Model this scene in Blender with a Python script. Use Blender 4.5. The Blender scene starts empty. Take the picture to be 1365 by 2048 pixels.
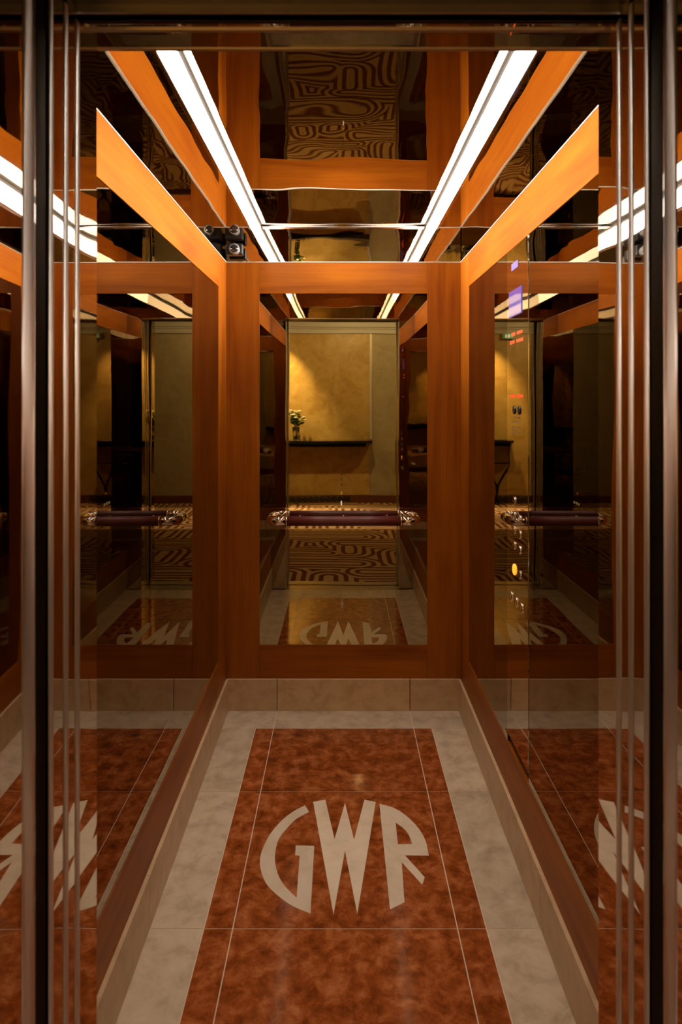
import bpy, bmesh, math, random
from mathutils import Vector, Matrix

random.seed(7)
S = bpy.context.scene
COL = S.collection
PI = math.pi

# ------------------------------------------------------------------ camera
FPX = 1370.0
cam_d = bpy.data.cameras.new('camera')
cam = bpy.data.objects.new('camera', cam_d)
COL.objects.link(cam)
cam.location = (-0.0125, 0.0, 1.6)
cam.rotation_euler = (math.radians(90), 0, 0)
cam_d.sensor_width = 36.0
cam_d.lens = FPX / 2048 * 36.0
cam_d.shift_y = -229.0 / 2048
cam_d.clip_start = 0.02
cam_d.dof.use_dof = True
cam_d.dof.focus_distance = 3.0
cam_d.dof.aperture_fstop = 4.0
S.camera = cam

# ------------------------------------------------------------------ world, exposure
W_ = bpy.data.worlds.new('world')
S.world = W_
W_.use_nodes = True
W_.node_tree.nodes['Background'].inputs[0].default_value = (0.02, 0.018, 0.015, 1)
W_.node_tree.nodes['Background'].inputs[1].default_value = 0.3
S.view_settings.view_transform = 'Standard'
S.view_settings.look = 'None'
S.view_settings.gamma = 1.0
S.view_settings.use_curve_mapping = False
S.view_settings.exposure = 0.0
LIGHT = 6.5            # ceiling diffusers of the cabin
DOWN = 2.3              # watts of the downward lamp added beside each strip to brighten the floor
SIDE = 26.0             # watts of the narrow sideways lamp added at each strip to brighten the rails
HALL = 4.0              # multiplier of the corridor lamps
cy = S.cycles
cy.max_bounces = 18
cy.glossy_bounces = 14
cy.diffuse_bounces = 4
cy.transmission_bounces = 8
cy.use_denoising = True
cy.caustics_reflective = True
cy.blur_glossy = 0.4
cy.sample_clamp_indirect = 4.0

# ------------------------------------------------------------------ material helpers
def newmat(name):
    m = bpy.data.materials.new(name)
    m.use_nodes = True
    nt = m.node_tree
    return m, nt, nt.nodes['Principled BSDF']

def plain(name, col, rough=0.5, metal=0.0, emit=None, es=0.0, coat=0.0, spec=0.5):
    m, nt, p = newmat(name)
    p.inputs['Base Color'].default_value = (*col, 1)
    p.inputs['Roughness'].default_value = rough
    p.inputs['Metallic'].default_value = metal
    p.inputs['Coat Weight'].default_value = coat
    p.inputs['Coat Roughness'].default_value = 0.0
    p.inputs['Specular IOR Level'].default_value = spec
    if emit:
        p.inputs['Emission Color'].default_value = (*emit, 1)
        p.inputs['Emission Strength'].default_value = es
    return m

def N(nt, t, **kw):
    n = nt.nodes.new(t)
    for k, v in kw.items():
        if hasattr(n, k): setattr(n, k, v)
        else: n.inputs[k].default_value = v
    return n

def math_n(nt, op, a, b=None, c=None):
    n = nt.nodes.new('ShaderNodeMath'); n.operation = op
    for i, v in enumerate((a, b, c)):
        if v is None: continue
        if isinstance(v, (int, float)): n.inputs[i].default_value = v
        else: nt.links.new(v, n.inputs[i])
    return n.outputs[0]

def ramp(nt, fac, stops):
    r = nt.nodes.new('ShaderNodeValToRGB')
    e = r.color_ramp.elements
    while len(e) < len(stops): e.new(0.5)
    for k, (p, c) in enumerate(stops):
        e[k].position = p; e[k].color = (*c, 1)
    nt.links.new(fac, r.inputs[0])
    return r.outputs[0]

def coords(nt, scale=(1, 1, 1), rot=(0, 0, 0)):
    tc = nt.nodes.new('ShaderNodeTexCoord')
    mp = nt.nodes.new('ShaderNodeMapping')
    mp.inputs['Scale'].default_value = scale
    mp.inputs['Rotation'].default_value = rot
    nt.links.new(tc.outputs['Object'], mp.inputs[0])
    return mp.outputs[0]

def noise(nt, vec, scale, detail=4, rough=0.5, dist=0.0):
    n = N(nt, 'ShaderNodeTexNoise', Scale=scale, Detail=detail, Roughness=rough, Distortion=dist)
    nt.links.new(vec, n.inputs['Vector'])
    return n.outputs['Fac']

def wavy_mirror(name, col, rough, amount, scale=2.5, coat=0.0):
    m = plain(name, col, rough, 1.0, coat=coat)
    nt = m.node_tree; p = nt.nodes['Principled BSDF']
    if amount:
        b = N(nt, 'ShaderNodeBump', Strength=1.0, Distance=amount)
        nt.links.new(noise(nt, coords(nt), scale, 1.0, 0.4), b.inputs['Height'])
        nt.links.new(b.outputs[0], p.inputs['Normal'])
        if coat: nt.links.new(b.outputs[0], p.inputs['Coat Normal'])
    return m

def wood(name, axis, dark, light):
    m, nt, p = newmat(name)
    sc = {'z': (9, 9, 0.7), 'x': (0.7, 9, 9), 'y': (9, 0.7, 9)}[axis]
    v = coords(nt, sc)
    a = noise(nt, v, 1.6, 5, 0.55, 0.6)
    v2 = coords(nt, tuple(s * 6 if s > 1 else s * 2 for s in sc))
    b = noise(nt, v2, 1.5, 4, 0.6)
    v3 = coords(nt)
    c = noise(nt, v3, 2.2, 3)
    f = math_n(nt, 'ADD', math_n(nt, 'MULTIPLY', a, 0.6), math_n(nt, 'ADD', math_n(nt, 'MULTIPLY', b, 0.22), math_n(nt, 'MULTIPLY', c, 0.25)))
    col = ramp(nt, f, [(0.32, dark), (0.55, tuple((x + y) / 2 for x, y in zip(dark, light))), (0.75, light)])
    nt.links.new(col, p.inputs['Base Color'])
    p.inputs['Roughness'].default_value = 0.42
    p.inputs['Specular IOR Level'].default_value = 0.18
    p.inputs['Coat Weight'].default_value = 0.05
    p.inputs['Coat Roughness'].default_value = 0.22
    return m

def stone(name, c1, c2, c3, scale, rough, veins=0.0):
    m, nt, p = newmat(name)
    v = coords(nt)
    a = noise(nt, v, scale, 8, 0.66, 0.3)
    col = ramp(nt, a, [(0.3, c1), (0.5, c2), (0.72, c3)])
    if veins:
        vo = N(nt, 'ShaderNodeTexVoronoi', Scale=scale * 2.2)
        vo.feature = 'DISTANCE_TO_EDGE'
        nz = N(nt, 'ShaderNodeTexNoise', Scale=scale * 2.5, Detail=5.0)
        nt.links.new(v, nz.inputs['Vector'])
        mx = N(nt, 'ShaderNodeMix'); mx.data_type = 'VECTOR'
        mx.inputs[0].default_value = 0.12
        nt.links.new(v, mx.inputs[4]); nt.links.new(nz.outputs['Color'], mx.inputs[5])
        nt.links.new(mx.outputs[1], vo.inputs['Vector'])
        e = ramp(nt, vo.outputs['Distance'], [(0.0, (veins,) * 3), (0.09, (0.0,) * 3)])
        patch = ramp(nt, noise(nt, v, scale * 0.8, 3), [(0.42, (0, 0, 0)), (0.6, (1, 1, 1))])
        mm = N(nt, 'ShaderNodeMix'); mm.data_type = 'RGBA'; mm.blend_type = 'MULTIPLY'
        nt.links.new(math_n(nt, 'MULTIPLY', e, patch), mm.inputs[0])
        nt.links.new(col, mm.inputs[6]); mm.inputs[7].default_value = (0.35, 0.22, 0.18, 1)
        col = mm.outputs[2]
    g = nt.nodes.new('ShaderNodeNewGeometry')
    hs = N(nt, 'ShaderNodeHueSaturation')
    nt.links.new(math_n(nt, 'ADD', math_n(nt, 'MULTIPLY', g.outputs['Random Per Island'], 0.22), 0.89), hs.inputs['Value'])
    nt.links.new(col, hs.inputs['Color'])
    nt.links.new(hs.outputs[0], p.inputs['Base Color'])
    p.inputs['Roughness'].default_value = rough
    p.inputs['Specular IOR Level'].default_value = 0.45
    return m

M = {}
WD, WL = (0.15, 0.026, 0.0006), (0.39, 0.12, 0.005)
M['wood_v'] = wood('cherry_vertical', 'z', WD, WL)
M['wood_x'] = wood('cherry_cross', 'x', WD, WL)
M['wood_y'] = wood('cherry_length', 'y', WD, WL)
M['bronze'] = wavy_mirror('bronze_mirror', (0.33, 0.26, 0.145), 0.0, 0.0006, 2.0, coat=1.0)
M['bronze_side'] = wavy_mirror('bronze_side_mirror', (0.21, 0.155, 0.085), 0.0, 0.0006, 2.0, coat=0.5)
M['trim_grey'] = plain('grey_trim', (0.3, 0.29, 0.28), 0.4, 1.0)
M['clear_mirror'] = wavy_mirror('clear_mirror', (0.84, 0.78, 0.7), 0.0, 0.0)
M['ceil_mirror'] = wavy_mirror('ceiling_mirror', (0.58, 0.5, 0.4), 0.0, 0.0025, 3.0)
M['steel_mirror'] = wavy_mirror('polished_steel', (0.6, 0.55, 0.49), 0.02, 0.0015, 3.0)
M['steel_soft'] = plain('brushed_steel', (0.62, 0.57, 0.52), 0.28, 1.0)
M['satin_trim'] = plain('satin_trim', (0.88, 0.84, 0.78), 0.4, 0.3)
M['bead_steel'] = plain('bead_steel', (0.66, 0.62, 0.58), 0.17, 1.0)
_nt = M['bead_steel'].node_tree; _p = _nt.nodes['Principled BSDF']
_p.inputs['Roughness'].default_value = 0.36; _p.inputs['Anisotropic'].default_value = 0.9; _p.inputs['Anisotropic Rotation'].default_value = 0.25
_t = _nt.nodes.new('ShaderNodeTangent'); _t.direction_type = 'RADIAL'; _t.axis = 'Z'
_nt.links.new(_t.outputs[0], _p.inputs['Tangent'])
M['chrome'] = plain('chrome', (0.85, 0.8, 0.74), 0.07, 1.0)
M['dark_gap'] = plain('dark_gap', (0.01, 0.01, 0.01), 0.5)
M['dark_metal'] = plain('dark_metal', (0.09, 0.085, 0.085), 0.22, 1.0)
M['beige'] = stone('beige_limestone', (0.36, 0.275, 0.19), (0.50, 0.39, 0.28), (0.59, 0.48, 0.36), 11.0, 0.25)
M['skirt'] = stone('skirting_limestone', (0.38, 0.25, 0.13), (0.50, 0.335, 0.19), (0.57, 0.40, 0.25), 12.0, 0.35)
M['red'] = stone('red_marble', (0.105, 0.021, 0.0035), (0.275, 0.066, 0.014), (0.48, 0.165, 0.058), 17.0, 0.1, 0.45)
M['inlay'] = stone('cream_inlay', (0.60, 0.46, 0.32), (0.7, 0.56, 0.42), (0.76, 0.62, 0.48), 9.0, 0.25)
M['grout'] = plain('grout', (0.68, 0.52, 0.38), 0.8)
M['leather'] = plain('maroon_leather', (0.10, 0.016, 0.014), 0.45)
M['diffuser'] = plain('lit_diffuser', (0.9, 0.9, 0.9), 0.5, emit=(1.0, 0.93, 0.84), es=LIGHT)
M['black_plastic'] = plain('black_plastic', (0.012, 0.012, 0.013), 0.35)
M['grey_plastic'] = plain('grey_plastic', (0.22, 0.21, 0.2), 0.4)
M['lens'] = plain('lens_glass', (0.02, 0.02, 0.025), 0.05, coat=1.0)
M['screen'] = plain('violet_screen', (0.04, 0.03, 0.2), 0.08, emit=(0.28, 0.2, 0.75), es=0.35, coat=1.0)
M['emblem_blue'] = plain('lavender_print', (0.14, 0.11, 0.3), 0.4)
M['red_mark'] = plain('red_marking', (0.8, 0.08, 0.02), 0.5, emit=(1.0, 0.1, 0.02), es=0.35)
M['grey_mark'] = plain('grey_engraving', (0.16, 0.15, 0.13), 0.6)
M['amber'] = plain('amber_lit_button', (0.9, 0.5, 0.05), 0.4, emit=(1.0, 0.36, 0.02), es=1.3)
M['white_lit'] = plain('white_lit_button', (0.9, 0.9, 0.85), 0.4, emit=(1.0, 0.9, 0.75), es=2.0)
M['glass'] = plain('clear_glass', (0.95, 0.97, 0.95), 0.02)
M['glass'].node_tree.nodes['Principled BSDF'].inputs['Transmission Weight'].default_value = 1.0
M['leaf'] = plain('green_leaf', (0.06, 0.14, 0.02), 0.5)
M['petal'] = plain('pale_yellow_petal', (0.8, 0.72, 0.35), 0.6)
M['petal_white'] = plain('white_petal', (0.85, 0.82, 0.7), 0.6)
M['iron'] = plain('dark_iron', (0.03, 0.026, 0.02), 0.4, 0.8)
M['console'] = plain('black_polished_top', (0.02, 0.018, 0.015), 0.12)
M['brass'] = plain('antique_brass', (0.30, 0.21, 0.09), 0.35, 1.0)
M['white_paint'] = plain('white_paint', (0.62, 0.58, 0.52), 0.5)
M['silver_edge'] = plain('white_edge', (0.75, 0.68, 0.58), 0.35, 0.3)
M['exit_green'] = plain('exit_green', (0.0, 0.25, 0.14), 0.4, emit=(0.0, 0.5, 0.3), es=1.2)
M['exit_white'] = plain('exit_white', (0.9, 0.9, 0.85), 0.4, emit=(1.0, 1.0, 0.9), es=1.6)
M['hall_base'] = plain('mahogany_baseboard', (0.17, 0.05, 0.02), 0.3)
M['lamp_warm'] = plain('warm_lamp', (1, 0.9, 0.7), 0.5, emit=(1.0, 0.72, 0.36), es=60)

def plaster(name, a, b, c):
    m, nt, p = newmat(name)
    v = coords(nt)
    f = noise(nt, v, 4.5, 10, 0.68, 0.9)
    nt.links.new(ramp(nt, f, [(0.3, a), (0.5, b), (0.72, c)]), p.inputs['Base Color'])
    p.inputs['Roughness'].default_value = 0.4
    return m
M['gold_plaster'] = plaster('golden_plaster', (0.42, 0.24, 0.05), (0.58, 0.37, 0.10), (0.68, 0.47, 0.17))
M['grey_plaster'] = plaster('grey_gold_plaster', (0.36, 0.28, 0.15), (0.45, 0.36, 0.21), (0.52, 0.43, 0.27))

def carpet_mat():
    m, nt, p = newmat('patterned_carpet')
    tc = nt.nodes.new('ShaderNodeTexCoord')
    sp = nt.nodes.new('ShaderNodeSeparateXYZ')
    nt.links.new(tc.outputs['Object'], sp.inputs[0])
    nz = N(nt, 'ShaderNodeTexNoise', Scale=7.0, Detail=3.0)
    nt.links.new(tc.outputs['Object'], nz.inputs['Vector'])
    wob = math_n(nt, 'MULTIPLY', math_n(nt, 'SUBTRACT', nz.outputs['Fac'], 0.5), 0.03)
    X = math_n(nt, 'WRAP', sp.outputs[0], 1.3, -1.3)
    Y = math_n(nt, 'WRAP', sp.outputs[1], 1.25, -1.25)
    caps = [(-.5, .95, 0, .16), (-.12, 1.0, 0, .1), (.42, .72, .22, 0), (-.35, .42, .5, 0), (.62, .15, 0, .2), (1.1, .9, 0, .25),
            (-.5, -.02, .35, 0), (.08, -.2, 0, .14), (.42, -.5, .4, 0), (-.72, -.55, 0, .22), (-.2, -.85, .42, 0),
            (.85, -1.0, 0, .2), (-1.12, .3, 0, .3), (1.15, -.1, 0, .2)]
    dmin = None
    for cx, cyy, bx, by in caps:
        qx = math_n(nt, 'MAXIMUM', math_n(nt, 'SUBTRACT', math_n(nt, 'ABSOLUTE', math_n(nt, 'SUBTRACT', X, cx)), bx), 0.0)
        qy = math_n(nt, 'MAXIMUM', math_n(nt, 'SUBTRACT', math_n(nt, 'ABSOLUTE', math_n(nt, 'SUBTRACT', Y, cyy)), by), 0.0)
        d = math_n(nt, 'SQRT', math_n(nt, 'ADD', math_n(nt, 'MULTIPLY', qx, qx), math_n(nt, 'MULTIPLY', qy, qy)))
        dmin = d if dmin is None else math_n(nt, 'MINIMUM', dmin, d)
    d = math_n(nt, 'ADD', dmin, wob)
    s = math_n(nt, 'SINE', math_n(nt, 'MULTIPLY', d, 2 * PI / 0.088))
    f = math_n(nt, 'ADD', math_n(nt, 'MULTIPLY', s, 0.5), 0.5)
    col = ramp(nt, f, [(0.38, (0.17, 0.052, 0.018)), (0.58, (0.55, 0.36, 0.17))])
    nt.links.new(col, p.inputs['Base Color'])
    p.inputs['Roughness'].default_value = 0.95
    p.inputs['Specular IOR Level'].default_value = 0.1
    b = N(nt, 'ShaderNodeBump', Strength=0.6, Distance=0.004)
    fz = N(nt, 'ShaderNodeTexNoise', Scale=160.0)
    nt.links.new(tc.outputs['Object'], fz.inputs['Vector'])
    nt.links.new(fz.outputs['Fac'], b.inputs['Height'])
    nt.links.new(b.outputs[0], p.inputs['Normal'])
    return m
M['carpet'] = carpet_mat()

# ------------------------------------------------------------------ mesh helpers
def box(bm, x0, x1, y0, y1, z0, z1, bev=0.0):
    vs = [bm.verts.new((x, y, z)) for x in (x0, x1) for y in (y0, y1) for z in (z0, z1)]
    idx = [(0, 1, 3, 2), (4, 6, 7, 5), (0, 4, 5, 1), (2, 3, 7, 6), (0, 2, 6, 4), (1, 5, 7, 3)]
    fs = [bm.faces.new([vs[i] for i in f]) for f in idx]
    bmesh.ops.recalc_face_normals(bm, faces=fs)
    if bev:
        es = list({e for f in fs for e in f.edges})
        bmesh.ops.bevel(bm, geom=es, offset=bev, segments=2, affect='EDGES', profile=0.5)

def tube(bm, pts, r, seg=14, cap=True, radii=None):
    pts = [Vector(p) for p in pts]
    rings = []
    prev = None
    for i, p in enumerate(pts):
        t = (pts[min(i + 1, len(pts) - 1)] - pts[max(i - 1, 0)]).normalized()
        if prev is None:
            u = t.orthogonal().normalized()
        else:
            u = (prev - t * prev.dot(t)).normalized()
        prev = u
        w = t.cross(u)
        rr = radii[i] if radii else r
        rings.append([bm.verts.new(p + (u * math.cos(2 * PI * k / seg) + w * math.sin(2 * PI * k / seg)) * rr) for k in range(seg)])
    for a, b in zip(rings, rings[1:]):
        for k in range(seg):
            f = bm.faces.new((a[k], a[(k + 1) % seg], b[(k + 1) % seg], b[k])); f.smooth = True
    if cap:
        bm.faces.new(list(reversed(rings[0]))); bm.faces.new(rings[-1])

def lathe(bm, prof, cx, cyy, cz, seg=24, axis='z'):
    rings = []
    for r, h in prof:
        ring = []
        for k in range(seg):
            a = 2 * PI * k / seg
            if axis == 'z': co = (cx + r * math.cos(a), cyy + r * math.sin(a), cz + h)
            elif axis == 'x': co = (cx + h, cyy + r * math.cos(a), cz + r * math.sin(a))
            else: co = (cx + r * math.cos(a), cyy + h, cz + r * math.sin(a))
            ring.append(bm.verts.new(co))
        rings.append(ring)
    for a, b in zip(rings, rings[1:]):
        for k in range(seg):
            f = bm.faces.new((a[k], a[(k + 1) % seg], b[(k + 1) % seg], b[k])); f.smooth = True
    bm.faces.new(list(reversed(rings[0]))); bm.faces.new(rings[-1])
    bmesh.ops.recalc_face_normals(bm, faces=bm.faces[:])

def ball(bm, c, r, sub=1, sc=(1, 1, 1)):
    bmesh.ops.create_icosphere(bm, subdivisions=sub, radius=r, matrix=Matrix.Translation(c) @ Matrix.Diagonal((*sc, 1)))

def prism(bm, pts, z0, z1):
    """flat polygon in x,y (may be concave) extruded from z0 to z1"""
    f = bm.faces.new([bm.verts.new((x, y, z1)) for x, y in pts])
    if f.normal.z < 0: f.normal_flip()
    f.normal_update()
    r = bmesh.ops.extrude_face_region(bm, geom=[f])
    for v in [g for g in r['geom'] if isinstance(g, bmesh.types.BMVert)]: v.co.z = z0
    bmesh.ops.triangulate(bm, faces=[q for q in bm.faces if len(q.verts) > 4])
    bmesh.ops.recalc_face_normals(bm, faces=bm.faces[:])

def obj(name, bm, mat, parent=None, label=None):
    me = bpy.data.meshes.new(name)
    bm.to_mesh(me); bm.free()
    me.materials.append(mat)
    o = bpy.data.objects.new(name, me)
    COL.objects.link(o)
    if parent is not None:
        o.parent = parent
        pl = Vector((0, 0, 0)); q = parent
        while q is not None:
            pl += Vector(q.location); q = q.parent
        o.matrix_parent_inverse = Matrix.Translation(-pl)
    if label: o['label'] = label
    return o

def boxes(name, specs, mat, parent=None, bev=0.0, label=None):
    bm = bmesh.new()
    for s in specs: box(bm, *s, bev=bev)
    return obj(name, bm, mat, parent, label)

def empty(name, loc, label, cat, group=None):
    o = bpy.data.objects.new(name, None)
    o.empty_display_size = 0.05
    COL.objects.link(o); o.location = loc
    o['label'] = label; o['category'] = cat
    if group: o['group'] = group
    return o

def tag(o, label, cat, group=None):
    o['label'] = label; o['category'] = cat
    if group: o['group'] = group
    return o

def struct(o, label=None):
    o['kind'] = 'structure'
    if label: o['label'] = label
    return o

# ------------------------------------------------------------------ key dimensions
W = 0.60                 # half width of the cabin
YB = 3.507               # rear wall
YF = 1.30                # inner face of the doorway wall
OH = 0.475               # half width of the doorway
ZS = 2.26                # doorway soffit
RB, RT = 2.1325, 2.291   # wooden rail
ZL, ZH = 2.382, 2.478    # side soffits, central ceiling
ZM = 0.333               # underside of mirrors
SK = 0.161               # skirting
ST = 3.285               # front edge of the corner stiles on the side walls
XL = 0.432               # lip of the side soffits

# ------------------------------------------------------------------ floor
gap = 0.0016
b = bmesh.new()
IX, IY0, IY1, JX = 0.426, 1.561, 3.311, 0.339
ys = [IY0, 2.064, 2.782, IY1]
def tile(bm, x0, x1, y0, y1): box(bm, x0 + gap, x1 - gap, y0 + gap, y1 - gap, -0.02, 0.0)
for s in (-1, 1):
    for y0, y1 in zip([1.33] + ys[1:], ys[1:] + [YB]):
        x0, x1 = sorted((s * IX, s * (W + 0.01)))
        yy1 = IY1 if y1 == YB else y1
        tile(b, x0, x1, y0, yy1)
for x0, x1 in ((-W - 0.01, -JX), (-JX, JX), (JX, W + 0.01)):
    tile(b, x0, x1, IY1, YB + 0.01)
for x0, x1 in ((-IX, -JX), (-JX, 0), (0, JX), (JX, IX)):
    tile(b, x0, x1, 1.33, IY0)
floor = struct(obj('floor', b, M['beige']), 'polished cabin floor of beige stone around a red marble field')
b = bmesh.new()
for y0, y1 in zip([IY0] + ys[1:-1], ys[1:]):
    for x0, x1 in ((-IX, -JX), (-JX, JX), (JX, IX)):
        tile(b, x0, x1, y0, y1)
obj('marble_field', b, M['red'], floor, 'red marble field')
boxes('grout_bed', [(-W - 0.01, W + 0.01, 1.33, YB + 0.01, -0.03, -0.0012)], M['grout'], floor)

# monogram: outline points measured on the floor, x right, y away from the doorway
def fl(px, py):
    X = 400 + px / 2.4375; Y = 1330 + py / 2.4375
    z = FPX * 1.6 / (Y - 795.0)
    return ((X - 682.5) / FPX * z - 0.0125, z)
def arc(pts, n=4):
    """Catmull-Rom through points"""
    out = []
    P = [pts[0]] + pts + [pts[-1]]
    for i in range(1, len(P) - 2):
        for k in range(n):
            t = k / n
            out.append(tuple(0.5 * ((2 * P[i][j]) + (-P[i - 1][j] + P[i + 1][j]) * t + (2 * P[i - 1][j] - 5 * P[i][j] + 4 * P[i + 1][j] - P[i + 2][j]) * t * t + (-P[i - 1][j] + 3 * P[i][j] - 3 * P[i + 1][j] + P[i + 2][j]) * t ** 3) for j in (0, 1)))
    out.append(pts[-1])
    return out
G = arc([(513, 685), (450, 718), (390, 768), (340, 830), (305, 900), (293, 955), (300, 1010), (330, 1075), (390, 1132), (455, 1177), (540, 1212)]) + \
    [(558, 882), (468, 880), (465, 928), (487, 930)] + \
    arc([(472, 1135), (420, 1085), (385, 1030), (368, 970), (368, 910), (385, 850), (420, 802), (470, 752), (533, 717)])
Wl = [(553, 668), (612, 657), (657, 850), (708, 673), (752, 852), (803, 657), (858, 668), (768, 1215), (708, 905), (652, 1217)]
R = arc([(876, 677), (940, 695), (1000, 730), (1060, 788), (1100, 855), (1117, 930)]) + [(1000, 928), (1097, 1035), (1085, 1072), (985, 962), (998, 1157), (928, 1193)]
Rh = [(955, 768), (966, 875), (1035, 873)] + arc([(1035, 873), (1022, 835), (1000, 803), (955, 768)])[1:-1]
mono = empty('floor_monogram', (0, 2.42, 0.0), 'round cream stone monogram of three letters inlaid in the red marble floor', 'monogram')
def letter(pts, hole=None):
    bm = bmesh.new()
    P = [fl(*p) for p in pts]
    if hole:
        H = [fl(*p) for p in hole]
        # bridge the hole to the outline through its nearest point pair
        best = min(((i, j) for i in range(len(P)) for j in range(len(H))), key=lambda ij: (P[ij[0]][0] - H[ij[1]][0]) ** 2 + (P[ij[0]][1] - H[ij[1]][1]) ** 2)
        i, j = best
        def area(q): return sum(q[k][0] * q[(k + 1) % len(q)][1] - q[(k + 1) % len(q)][0] * q[k][1] for k in range(len(q)))
        if area(P) * area(H) > 0: H = H[::-1]; j = len(H) - 1 - j
        eps = 1e-5
        P = P[:i + 1] + H[j:] + H[:j] + [(H[j][0] + eps, H[j][1] + eps)] + [(P[i][0] + eps, P[i][1] + eps)] + P[i + 1:]
    prism(bm, P, -0.0005, 0.0006)
    return obj('letter', bm, M['inlay'], mono)
letter(G); letter(Wl); letter(R, Rh)

# ------------------------------------------------------------------ rear wall
wb = struct(boxes('wall_back', [(-W - 0.06, W + 0.06, YB + 0.012, YB + 0.06, -0.05, 2.5)], M['dark_gap']), 'rear cabin wall framed in cherry wood around a mirror')
for s in (-1, 1):
    x0, x1 = sorted((s * 0.43, s * W))
    boxes('stile', [(x0, x1, YB, YB + 0.012, SK - 0.01, RT)], M['wood_v'], wb, 0.0006)
boxes('top_rail', [(-0.429, 0.429, YB + 0.0005, YB + 0.012, RB, RT)], M['wood_x'], wb, 0.0006)
boxes('bottom_rail', [(-0.429, 0.429, YB + 0.0005, YB + 0.012, SK - 0.01, ZM)], M['wood_x'], wb, 0.0006)
boxes('frieze', [(-0.49, 0.49, YB + 0.003, YB + 0.012, RT + 0.004, ZH), (-W, -0.49, YB + 0.003, YB + 0.012, RT + 0.004, ZL), (0.49, W, YB + 0.003, YB + 0.012, RT + 0.004, ZL)], M['ceil_mirror'], wb, label='mirrored steel frieze')
boxes('rail_trim', [(-W, W, YB - 0.002, YB + 0.012, RT + 0.0005, RT + 0.0035)], M['satin_trim'], wb)
bs = boxes('baseboard_back', [(x0 + gap, x1 - gap, YB - 0.012, YB + 0.012, 0.0, SK) for x0, x1 in ((-W, -JX), (-JX, JX), (JX, W))], M['skirt'], bev=0.0012)
struct(bs, 'beige stone skirting under the rear mirror')

mir = empty('wall_mirror', (0, YB, ZM), 'tall bronze mirror on the rear wall with a clear band behind the handrail', 'mirror')
Z1, Z2 = 0.927, 1.034
boxes('upper_pane', [(-0.4295, 0.4295, YB + 0.004, YB + 0.012, Z2 + 0.002, RB)], M['bronze'], mir)
boxes('lower_pane', [(-0.4295, 0.4295, YB + 0.004, YB + 0.012, ZM, Z1 - 0.002)], M['bronze'], mir)
boxes('middle_band', [(-0.4295, 0.4295, YB + 0.003, YB + 0.012, Z1 + 0.002, Z2 - 0.002)], M['clear_mirror'], mir, label='clear mirror band')
boxes('seam', [(-0.4295, 0.4295, YB + 0.001, YB + 0.0125, Z1 - 0.0018, Z1 + 0.0018)], M['chrome'], mir)
boxes('seam', [(-0.4295, 0.4295, YB + 0.001, YB + 0.0125, Z2 - 0.0018, Z2 + 0.0018)], M['chrome'], mir)

# handrail
HZ, HY = 0.982, YB - 0.08
hr = empty('handrail', (0, YB, HZ), 'maroon leather handrail with curved chrome ends across the rear mirror', 'handrail')
b = bmesh.new(); tube(b, [(-0.287, HY, HZ), (-0.1, HY, HZ), (0.1, HY, HZ), (0.287, HY, HZ)], 0.0245, 28)
obj('leather_grip', b, M['leather'], hr)
for s in (-1, 1):
    pts = [(s * 0.283, HY, HZ), (s * 0.325, HY, HZ)]
    for k in range(1, 10):
        a = PI / 2 * k / 9
        pts.append((s * (0.325 + 0.04 * math.sin(a)), HY + 0.04 - 0.04 * math.cos(a), HZ))
    pts.append((s * 0.365, YB + 0.004, HZ))
    b = bmesh.new(); tube(b, pts, 0.0232, 24)
    obj('elbow', b, M['chrome'], hr, 'polished chrome end')
    b = bmesh.new(); lathe(b, [(0.0265, -0.003), (0.0265, 0.006)], s * 0.287, HY, HZ, 28, 'x') ; obj('collar', b, M['chrome'], hr)
for x in (-0.225, 0.0, 0.225):
    b = bmesh.new(); tube(b, [(x, YB + 0.004, HZ + 0.004), (x, HY + 0.02, HZ + 0.004)], 0.006, 12)
    obj('bracket', b, M['chrome'], hr)

# ------------------------------------------------------------------ side walls
COP0, COP1 = 2.241, 2.524
def side_wall(s, name, lab):
    def X(a, b_): return tuple(sorted((s * a, s * b_)))
    w = struct(boxes(name, [(*X(W + 0.012, W + 0.06), YF - 0.06, YB + 0.06, -0.05, 2.5)], M['dark_gap']), lab)
    boxes('stile', [(*X(W, W + 0.012), ST, YB - 0.0005, SK - 0.01, RT)], M['wood_v'], w, 0.0006)
    boxes('top_rail', [(*X(W, W + 0.012), YF, ST - 0.0005, RB, RT)], M['wood_y'], w, 0.0006)
    boxes('bottom_rail', [(*X(W, W + 0.012), YF, ST - 0.0005, SK - 0.01, ZM)], M['wood_y'], w, 0.0006)
    boxes('frieze', [(*X(W + 0.003, W + 0.012), YF, YB, RT + 0.004, ZL)], M['ceil_mirror'], w, label='mirrored steel frieze')
    boxes('rail_trim', [(*X(W - 0.0015, W + 0.012), YF, YB - 0.0035, RT + 0.0005, RT + 0.0035)], M['satin_trim'], w)
    return w
side_wall(-1, 'wall_left', 'left cabin wall of cherry wood rails around a bronze mirror')
side_wall(1, 'wall_right', 'right cabin wall of cherry wood rails around mirrors and the button panel')
for s, nm in ((-1, 'left'), (1, 'right')):
    x0, x1 = sorted((s * (W - 0.012), s * (W + 0.012)))
    struct(boxes('baseboard_' + nm, [(x0, x1, YF, 2.0635, 0, SK), (x0, x1, 2.0645, YB - 0.0125, 0, SK)], M['skirt'], bev=0.0012), 'beige stone skirting along the %s cabin wall' % nm)
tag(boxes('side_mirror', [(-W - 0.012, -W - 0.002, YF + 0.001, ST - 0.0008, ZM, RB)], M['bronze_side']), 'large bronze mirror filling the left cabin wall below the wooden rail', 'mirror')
tag(boxes('side_mirror', [(W + 0.002, W + 0.012, COP1 + 0.002, ST - 0.0008, ZM, RB)], M['bronze_side']), 'narrow bronze mirror between the button panel and the rear corner on the right wall', 'mirror')
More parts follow.
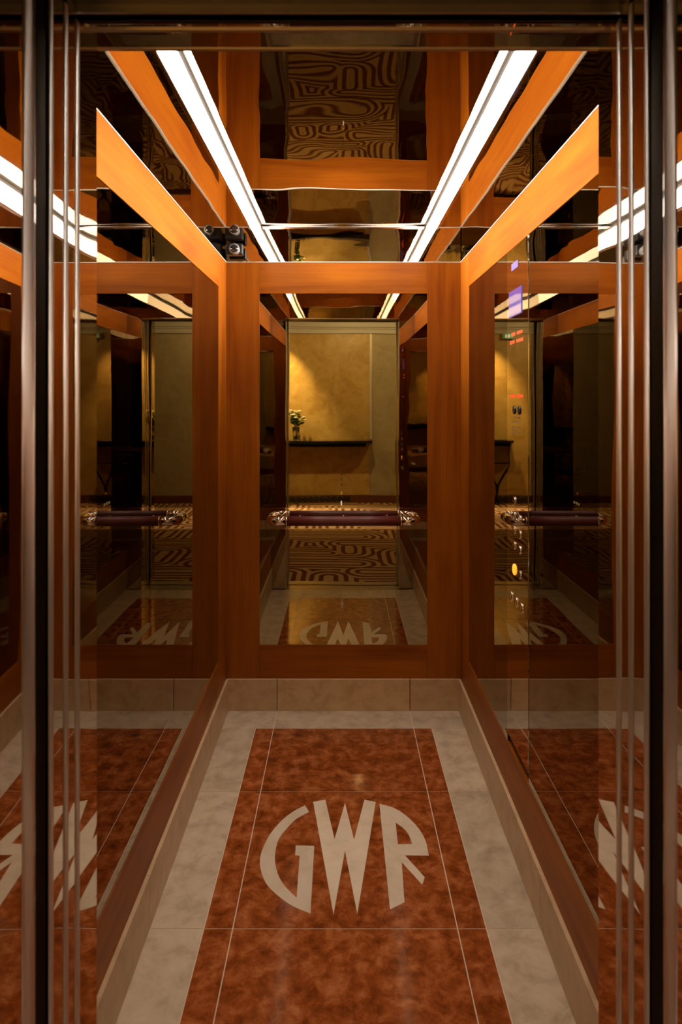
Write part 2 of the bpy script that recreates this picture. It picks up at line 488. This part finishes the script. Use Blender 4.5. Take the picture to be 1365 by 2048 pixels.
tag(boxes('side_mirror', [(W + 0.002, W + 0.012, YF + 0.001, COP0 - 0.002, ZM, RB)], M['bronze_side']), 'wide bronze mirror on the right wall between the button panel and the doorway', 'mirror')

# button panel on the right wall
cop = empty('button_panel', (W, (COP0 + COP1) / 2, 0.37), 'tall polished steel lift button panel on the right wall', 'button panel')
boxes('faceplate', [(W, W + 0.012, COP0, COP1, 0.37, RB - 0.001)], M['steel_mirror'], cop, 0.0008)
XF = W
boxes('display', [(XF - 0.0025, XF + 0.002, 2.318, 2.49, 1.887, 1.98)], M['screen'], cop, 0.0005, 'violet display screen')
boxes('emblem', [(XF - 0.0012, XF + 0.002, 2.367, 2.457, 2.052, 2.077)], M['emblem_blue'], cop, 0, 'small lavender emblem plate')
def marks(zc, h, y0, y1, n, mat, nm, lab):
    w_ = (y1 - y0) / n
    words = [range(0, n // 2), range(n // 2 + 1, n)] if n > 6 else [range(n)]
    for wd in words:
        bm = bmesh.new()
        ya, yb = y0 + wd[0] * w_, y0 + (wd[-1] + 1) * w_
        box(bm, XF - 0.0005, XF + 0.001, ya, yb, zc - h * 0.08, zc + h * 0.08)
        for k in wd:
            hh = h * random.uniform(0.75, 1.0)
            box(bm, XF - 0.0008, XF + 0.001, y0 + k * w_ + w_ * 0.12, y0 + k * w_ + w_ * 0.88, zc - hh / 2, zc + hh / 2)
        obj(nm, bm, mat, cop, lab)
marks(1.824, 0.014, 2.31, 2.46, 8, M['red_mark'], 'marking', 'line of red lettering')
marks(1.797, 0.014, 2.30, 2.48, 8, M['red_mark'], 'marking', 'line of red lettering')
marks(1.605, 0.012, 2.30, 2.48, 9, M['red_mark'], 'marking', 'line of red lettering')
for k in range(4): marks(1.53 - k * 0.017, 0.004, 2.345, 2.445, 7, M['grey_mark'], 'engraving', 'line of faint grey engraving')
def button(y, z, r, mat, nm='button', lab=None, ring=True):
    if ring:
        bm = bmesh.new(); lathe(bm, [(r * 1.3, 0.001), (r * 1.3, -0.003), (r * 1.08, -0.005), (r * 1.0, -0.004)], XF, y, z, 24, 'x')
        p = obj(nm, bm, mat if mat is M['amber'] else M['chrome'], cop, lab)
        bm = bmesh.new(); lathe(bm, [(r * 0.95, 0.0), (r * 0.95, -0.008), (r * 0.8, -0.011), (r * 0.2, -0.0125)], XF, y, z, 20, 'x')
        obj('button_face', bm, mat, p)
    else:
        bm = bmesh.new(); lathe(bm, [(r, 0.001), (r, -0.003), (r * 0.9, -0.004)], XF, y, z, 24, 'x'); p = obj(nm, bm, mat, cop, lab)
        bm = bmesh.new(); lathe(bm, [(r * 0.35, -0.003), (r * 0.35, -0.006)], XF, y, z, 12, 'x'); obj('key_slot', bm, M['steel_soft'], p)
for y in (2.418, 2.35): button(y, 1.556, 0.015, M['black_plastic'], 'key_switch', 'round black key switch', ring=False)
for k, z in enumerate((1.236, 1.184, 1.132, 1.079)):
    button(2.414, z, 0.0115, M['steel_soft'])
    if k: button(2.34, z, 0.0115, M['steel_soft'])
button(2.414, 0.994, 0.015, M['amber'], 'button', 'button lit amber'); button(2.34, 0.994, 0.0115, M['steel_soft'])
for y in (2.457, 2.387, 2.318): button(y, 0.8875, 0.014, M['white_lit'], 'button', 'bright white button')

# ------------------------------------------------------------------ ceiling and lights
ceil = struct(boxes('ceiling', [(-0.423, 0.423, YF, YB, ZH, ZH + 0.02)], M['ceil_mirror']), 'mirrored steel ceiling panel between the two light strips')
boxes('ceiling_void', [(-W - 0.06, W + 0.06, YF - 0.06, YB + 0.06, ZH + 0.03, ZH + 0.06)], M['dark_gap'], ceil)
for s in (-1, 1):
    x0, x1 = sorted((s * (XL + 0.008), s * (W + 0.012)))
    boxes('side_soffit', [(x0, x1, YF, YB + 0.002, ZL, ZL + 0.008)], M['ceil_mirror'], ceil, 0, 'mirrored side soffit')
for s, nm in ((-1, 'left'), (1, 'right')):
    L = empty('ceiling_light', (s * 0.43, 2.4, ZH), 'long glowing white light strip along the %s side of the ceiling' % nm, 'ceiling light', 'light strips in the cabin ceiling')
    b = bmesh.new()
    prof = [(XL, ZL + 0.004), (0.4235, ZH - 0.008), (0.4275, ZH - 0.008), (XL + 0.004, ZL + 0.004)]
    lo = [b.verts.new((s * x, YF + 0.002, z)) for x, z in prof]
    hi = [b.verts.new((s * x, YB - 0.001, z)) for x, z in prof]
    fs = [b.faces.new(lo), b.faces.new(hi)] + [b.faces.new((lo[k], lo[(k + 1) % 4], hi[(k + 1) % 4], hi[k])) for k in range(4)]
    bmesh.ops.recalc_face_normals(b, faces=fs)
    obj('diffuser', b, M['diffuser'], L)
    x0, x1 = sorted((s * (XL + 0.009), s * 0.50))
    boxes('housing', [(x0, x1, YF + 0.002, YB - 0.001, ZL + 0.009, ZH - 0.002)], M['dark_gap'], L)
    ld = bpy.data.lights.new('strip_fill_lamp', 'AREA'); ld.shape = 'RECTANGLE'; ld.size = 0.02; ld.size_y = YB - YF - 0.06  # added lamp under the mirror panel, aimed at the floor
    ld.energy = DOWN; ld.color = (1.0, 0.95, 0.88); ld.spread = math.radians(75)
    lo_ = bpy.data.objects.new('strip_fill_lamp', ld); COL.objects.link(lo_)
    lo_.location = (s * 0.404, (YB + YF) / 2 + 0.02, ZH - 0.006)
    ld = bpy.data.lights.new('strip_fill_lamp', 'AREA'); ld.shape = 'RECTANGLE'; ld.size = 0.07; ld.size_y = YB - YF - 0.06  # added lamp over the diffuser, aimed at the opposite rail
    ld.energy = SIDE; ld.color = (1.0, 0.92, 0.8); ld.spread = math.radians(75)
    lo_ = bpy.data.objects.new('strip_fill_lamp', ld); COL.objects.link(lo_)
    lo_.location = (s * 0.4225, (YB + YF) / 2 + 0.02, (ZL + ZH) / 2 - 0.003)
    lo_.rotation_euler = (0, s * math.radians(82), 0)
    x0, x1 = sorted((s * 0.4185, s * 0.428))
    boxes('top_trim', [(x0, x1, YF + 0.002, YB - 0.002, ZH - 0.015, ZH - 0.001)], M['trim_grey'], L, 0.001)
    x0, x1 = sorted((s * (XL - 0.001), s * (XL + 0.008)))
    boxes('lower_trim', [(x0, x1, YF + 0.002, YB - 0.001, ZL - 0.003, ZL + 0.004)], M['chrome'], L, 0.001)
b = bmesh.new(); tube(b, [(-0.415, YB - 0.008, ZH - 0.006), (0.0, YB - 0.008, ZH - 0.006), (0.415, YB - 0.008, ZH - 0.006)], 0.0065, 16)
struct(obj('trim_1', b, M['chrome']), 'slim chrome bar where the ceiling meets the rear frieze')

# ------------------------------------------------------------------ doorway of the cabin
wf = struct(boxes('wall_front', [(-W - 0.06, W + 0.06, YF - 0.09, YF - 0.004, ZS, ZH + 0.03), (-W - 0.06, -OH, YF - 0.09, YF - 0.004, 0, ZS), (OH, W + 0.06, YF - 0.09, YF - 0.004, 0, ZS)], M['steel_mirror']), 'polished steel doorway wall of the cabin')
boxes('inner_cladding', [(-W, W, YF - 0.004, YF, ZS + 0.003, ZH), (-W, -OH - 0.002, YF - 0.004, YF, 0, ZS + 0.003), (OH + 0.002, W, YF - 0.004, YF, 0, ZS + 0.003)], M['ceil_mirror'], wf)
boxes('edge_bead', [(-OH, OH, YF - 0.006, YF + 0.0015, ZS - 0.002, ZS + 0.003)], M['steel_soft'], wf)

def rib(bm, s, x, y, r, z0, z1, depth=0.22):
    """vertical half round bead projecting into the doorway"""
    n = 10
    prof = [(s * (x - depth * r * math.sin(PI * k / n)), y + r * math.cos(PI * k / n)) for k in range(n + 1)]
    lo = [bm.verts.new((px, py, z0)) for px, py in prof]
    hi = [bm.verts.new((px, py, z1)) for px, py in prof]
    fs = []
    for k in range(n):
        f = bm.faces.new((lo[k], lo[k + 1], hi[k + 1], hi[k])); f.smooth = True; fs.append(f)
    fs.append(bm.faces.new(lo)); fs.append(bm.faces.new(hi)); fs.append(bm.faces.new((lo[0], hi[0], hi[-1], lo[-1])))
    bmesh.ops.recalc_face_normals(bm, faces=fs)
n_door = 0
for s, side in ((-1, 'left'), (1, 'right')):
    n_door += 1
    def X(a, b_): return tuple(sorted((s * a, s * b_)))
    d = struct(boxes('door_%d' % n_door, [(*X(OH, OH + 0.35), 1.155, 1.205, 0.005, ZS + 0.02)], M['steel_mirror']), 'open polished steel cabin door pocketed at the %s' % side)
    b = bmesh.new(); rib(b, s, OH, 1.200, 0.0105, 0.005, ZS); obj('edge_bead', b, M['bead_steel'], d)
    b = bmesh.new(); rib(b, s, OH, 1.150, 0.0105, 0.005, ZS); obj('edge_bead', b, M['bead_steel'], d)
    n_door += 1
    d = struct(boxes('door_%d' % n_door, [(*X(OH, OH + 0.35), 1.092, 1.139, 0.005, ZS + 0.02)], M['steel_mirror']), 'second leaf of the open steel cabin door at the %s' % side)
    b = bmesh.new(); rib(b, s, OH, 1.091, 0.0095, 0.005, ZS); obj('edge_bead', b, M['bead_steel'], d)
    struct(boxes('trim_%d' % (n_door + 1), [(*X(OH + 0.03, OH + 0.36), 1.043, 1.082, 0.0, 2.5)], M['dark_gap']), 'dark gap between cabin and landing at the %s' % side)
    n_door_frame = boxes('jamb_%s' % side, [(*X(OH, OH + 0.06), 0.90, 1.035, 0.0, 2.30)], M['steel_mirror'])
    struct(n_door_frame, 'polished steel landing door frame at the %s' % side)
    b = bmesh.new(); rib(b, s, OH, 1.013, 0.021, 0.0, 2.30, 0.06); obj('bullnose', b, M['bead_steel'], n_door_frame)
hd = struct(boxes('lintel', [(-0.9, 0.9, 0.86, 1.205, ZS + 0.02, 2.5)], M['dark_gap']), 'dark door track above the doorway')
boxes('track_lip', [(-OH, OH, 1.225, 1.233, ZS - 0.003, ZS)], M['steel_soft'], wf)
boxes('track_lip', [(-0.9, 0.9, 1.170, 1.176, ZS - 0.002, ZS + 0.022)], M['steel_soft'], hd)
boxes('track_plate', [(-0.9, 0.9, 1.1475, 1.1995, ZS + 0.012, ZS + 0.0195)], M['dark_metal'], hd)
b = bmesh.new()
box(b, -0.6, 0.6, 1.19, 1.328, -0.03, -0.002)
box(b, -0.6, 0.6, 1.06, 1.16, -0.03, -0.002)
for k in range(6): box(b, -0.6, 0.6, 1.20 + k * 0.02, 1.21 + k * 0.02, -0.004, 0.0)
for k in range(4): box(b, -0.6, 0.6, 1.068 + k * 0.022, 1.08 + k * 0.022, -0.004, 0.0)
struct(obj('threshold', b, M['steel_soft']), 'grooved metal sills of the lift doorway')

# ------------------------------------------------------------------ solid camera in place of the viewer's reflection in the mirrored corner
cm = empty('camera_reflection', (-0.55, 3.44, 2.33), 'small black camera with grey lens, solid stand-in for a reflection high in the rear left corner', 'camera')
b = bmesh.new()
box(b, -0.592, -0.505, 3.425, 3.475, 2.315, 2.372, bev=0.006)
obj('camera_body', b, M['black_plastic'], cm)
b = bmesh.new(); lathe(b, [(0.022, 0.0), (0.023, -0.03), (0.026, -0.045), (0.021, -0.048)], -0.54, 3.427, 2.335, 24, 'y'); obj('lens_barrel', b, M['grey_plastic'], cm, 'grey lens barrel')
b = bmesh.new(); lathe(b, [(0.019, 0.0), (0.019, -0.006), (0.008, -0.008)], -0.54, 3.381, 2.335, 20, 'y'); obj('lens', b, M['lens'], cm)
b = bmesh.new(); tube(b, [(-0.56, 3.47, 2.345), (-0.57, 3.49, 2.345), (-0.575, 3.512, 2.345)], 0.008, 10); obj('bracket', b, M['black_plastic'], cm)  # invented mount for the stand-in camera
b = bmesh.new(); box(b, -0.575, -0.545, 3.432, 3.468, 2.370, 2.379, bev=0.003); obj('viewfinder', b, M['black_plastic'], cm)

# ------------------------------------------------------------------ corridor behind the viewer
HB = -3.42
HC = 2.80
HX = 3.2
struct(boxes('floor_hallway', [(-HX, HX, HB, 1.058, -0.03, -0.001)], M['carpet']), 'brown and tan corridor carpet with swirling raked lines')
struct(boxes('ceiling_hallway', [(-HX, HX, HB, 1.04, HC, HC + 0.05)], M['white_paint']), 'pale corridor ceiling')
struct(boxes('wall_hallway_rear', [(-HX, HX, HB - 0.06, HB, 0, HC)], M['grey_plaster']), 'corridor wall of mottled plaster facing the lift')
struct(boxes('wall_hallway_left', [(-HX - 0.06, -HX, HB, 1.04, 0, HC)], M['grey_plaster']), 'corridor end wall')
struct(boxes('wall_hallway_right', [(HX, HX + 0.06, HB, 1.04, 0, HC)], M['grey_plaster']), 'corridor end wall on the other side')
struct(boxes('wall_landing', [(-HX, -OH - 0.06, 0.96, 1.03, 0, HC), (OH + 0.06, HX, 0.96, 1.03, 0, HC), (-OH - 0.06, OH + 0.06, 0.96, 1.03, 2.30, HC)], M['grey_plaster']), 'corridor wall around the lift doorway')
PX = 0.43
pn = struct(boxes('wall_hallway_panel', [(-2.4, PX, HB, HB + 0.012, 0.115, HC)], M['gold_plaster']), 'golden plaster wall panel in the corridor')
boxes('panel_edge', [(PX, PX + 0.034, HB, HB + 0.02, 0.97, HC)], M['silver_edge'], pn, 0.002, 'white edge strip')
b = bmesh.new()
for y1, z0, z1 in ((0.05, 2.57, 2.64), (0.075, 2.64, 2.665), (0.11, 2.665, 2.745)):
    box(b, -HX, HX, HB, HB + y1, z0, z1, bev=0.006)
struct(obj('cornice', b, M['white_paint']), 'pale stepped cornice along the corridor wall')
struct(boxes('baseboard_hallway', [(0.14, HX, HB, HB + 0.035, 0, 0.11), (-HX, -1.7, HB, HB + 0.035, 0, 0.11)], M['hall_base']), 'mahogany baseboard along the corridor wall')
gr = empty('vent_grille', (-0.78, HB, 0), 'low pierced brass vent grille at the foot of the corridor wall', 'vent grille')
boxes('backing', [(-1.7, 0.138, HB, HB + 0.03, 0.0, 0.112)], M['dark_gap'], gr)
b = bmesh.new()
for z0, z1 in ((0.0, 0.012), (0.102, 0.114)): box(b, -1.7, 0.138, HB + 0.03, HB + 0.04, z0, z1)
for x in (-1.7, 0.126): box(b, x, x + 0.012, HB + 0.03, HB + 0.04, 0, 0.114)
obj('frame', b, M['brass'], gr)
b = bmesh.new()
k = -1.645
while k < 0.11:
    ring = [(k + 0.045 * math.cos(2 * PI * q / 14), HB + 0.034, 0.057 + 0.045 * math.sin(2 * PI * q / 14)) for q in range(15)]
    tube(b, ring, 0.0045, 5, cap=False)
    tube(b, [(k - 0.045, HB + 0.034, 0.012), (k + 0.045, HB + 0.034, 0.102)], 0.0035, 5)
    tube(b, [(k + 0.045, HB + 0.034, 0.012), (k - 0.045, HB + 0.034, 0.102)], 0.0035, 5)
    k += 0.09
obj('fretwork', b, M['brass'], gr)

# console table
TZ = 0.965
ct = empty('console_table', (-0.48, HB + 0.18, 0), 'long dark console table with curved iron legs against the golden wall', 'table')
b = bmesh.new()
prism(b, [(-1.42, HB + 0.013), (-1.42, HB + 0.26), (-1.34, HB + 0.33), (0.38, HB + 0.33), (0.458, HB + 0.26), (0.458, HB + 0.013)], TZ - 0.04, TZ)
obj('table_top', b, M['console'], ct)
boxes('apron', [(-1.32, 0.36, HB + 0.05, HB + 0.28, TZ - 0.09, TZ - 0.041)], M['iron'], ct)
for x in (-1.28, -0.98):
    sgn = 1 if x < -1.1 else -1
    b = bmesh.new()
    pts = [(x, HB + 0.26, TZ - 0.045), (x + 0.01 * sgn, HB + 0.26, 0.75), (x - 0.015 * sgn, HB + 0.26, 0.6), (x + 0.06 * sgn, HB + 0.24, 0.45), (x + 0.14 * sgn, HB + 0.2, 0.28), (x + 0.15 * sgn, HB + 0.16, 0.1), (x + 0.12 * sgn, HB + 0.14, 0.0)]
    tube(b, arc3(pts) if False else pts, 0.016, 8)
    obj('leg', b, M['iron'], ct)
b = bmesh.new(); tube(b, [(-1.29, HB + 0.26, 0.62), (-0.97, HB + 0.26, 0.62)], 0.01, 8); obj('stretcher', b, M['iron'], ct)

# vase and flowers
vx, vy = -0.685, HB + 0.2
vz = TZ
b = bmesh.new()
lathe(b, [(0.04, 0.0), (0.045, 0.01), (0.05, 0.1), (0.056, 0.2), (0.052, 0.2), (0.046, 0.1), (0.04, 0.016), (0.005, 0.014)], vx, vy, vz, 24)
tag(obj('glass_vase', b, M['glass']), 'clear glass vase standing on the corridor console table', 'vase')
fl_ = empty('flower_bouquet', (vx, vy, vz + 0.018), 'loose bunch of pale yellow and white flowers in the glass vase', 'flowers')
rnd = random.Random(3)
for k in range(20):
    a = rnd.uniform(0, 2 * PI); rr = rnd.uniform(0.03, 0.16); hh = rnd.uniform(0.27, 0.46)
    top = (vx + rr * math.cos(a), vy + rr * 0.7 * math.sin(a), vz + hh)
    base = (vx - 0.02 * math.cos(a), vy - 0.02 * math.sin(a), vz + 0.018)
    mid = (vx + 0.02 * math.cos(a), vy + 0.02 * math.sin(a), vz + 0.2)
    b = bmesh.new(); tube(b, [base, mid, ((mid[0] + top[0]) / 2, (mid[1] + top[1]) / 2, vz + 0.2 + (hh - 0.2) * 0.6), top], 0.0022, 6)
    for q in range(4):
        t = rnd.uniform(0.3, 0.95)
        c = Vector(mid).lerp(Vector(top), t) + Vector((rnd.uniform(-.02, .02), rnd.uniform(-.02, .02), 0))
        ball(b, c, 0.026, 1, (1.1, 0.5, 0.45))
    obj('stem', b, M['leaf'], fl_)
    b = bmesh.new()
    for q in range(6):
        an = 2 * PI * q / 6
        ball(b, Vector(top) + Vector((0.014 * math.cos(an), 0.014 * math.sin(an), 0.002 * (q % 2))), 0.018, 1, (1, 1, 0.55))
    ball(b, Vector(top) + Vector((0, 0, 0.004)), 0.01, 1)
    obj('blossom', b, M['petal_white'] if k % 3 == 0 else M['petal'], fl_)

# exit sign
ex = empty('exit_sign', (-1.31, HB + 0.12, 2.53), 'small lit green exit sign with white running figure under the cornice', 'sign')
boxes('housing', [(-1.39, -1.23, HB + 0.03, HB + 0.115, 2.49, 2.568)], M['white_paint'], ex, 0.003)
boxes('sign_face', [(-1.385, -1.235, HB + 0.115, HB + 0.118, 2.495, 2.563)], M['exit_green'], ex)
b = bmesh.new()
for seg in (((-1.335, 2.552), (-1.335, 2.555)), ((-1.338, 2.545), (-1.345, 2.525)), ((-1.345, 2.525), (-1.33, 2.512)), ((-1.345, 2.525), (-1.36, 2.512)), ((-1.36, 2.512), (-1.37, 2.512)), ((-1.338, 2.543), (-1.322, 2.533)), ((-1.338, 2.543), (-1.357, 2.535))):
    tube(b, [(seg[0][0], HB + 0.119, seg[0][1]), (seg[1][0], HB + 0.119, seg[1][1])], 0.004, 6)
obj('running_figure', b, M['exit_white'], ex)
boxes('door_symbol', [(-1.295, -1.262, HB + 0.1175, HB + 0.1195, 2.505, 2.555)], M['exit_white'], ex)

# corridor downlights: each a ring, a glowing disc and its own lamp; the wide tilted ones are added to light wall and cornice
spots = [(0.19, -0.9, 0.0, 14, 1.5, 'recessed downlight in the corridor ceiling in front of the lift'),
         (-0.98, -2.9, -0.3, 120, 1.2, 'recessed downlight washing the golden wall beside the vase'),
         (0.15, -1.9, -0.75, 27, 2.6, 'added downlight washing the middle of the corridor wall'),
         (1.35, -1.9, -0.75, 19, 2.6, 'added downlight over the grey end of the corridor wall'),
         (-1.9, -1.9, -0.75, 27, 2.6, 'added downlight over the far left of the corridor')]
for x, y, tilt, pw, ang, lab in spots:
    d = empty('downlight', (x, y, HC), lab, 'downlight', 'corridor downlights')
    b = bmesh.new(); lathe(b, [(0.055, 0.0), (0.055, -0.006), (0.042, -0.008), (0.042, -0.002)], x, y, HC, 24); obj('ring', b, M['steel_soft'], d)
    b = bmesh.new(); lathe(b, [(0.04, -0.001), (0.04, -0.004), (0.01, -0.005)], x, y, HC, 20); obj('lamp_disc', b, M['lamp_warm'], d)
    ld = bpy.data.lights.new('downlight_lamp', 'SPOT'); ld.energy = pw * HALL; ld.color = (1.0, 0.82, 0.46)
    ld.spot_size = ang; ld.spot_blend = 0.7; ld.shadow_soft_size = 0.035
    lo = bpy.data.objects.new('downlight_lamp', ld); COL.objects.link(lo)
    lo.location = (x, y, HC - 0.02); lo.rotation_euler = (tilt, 0, 0)
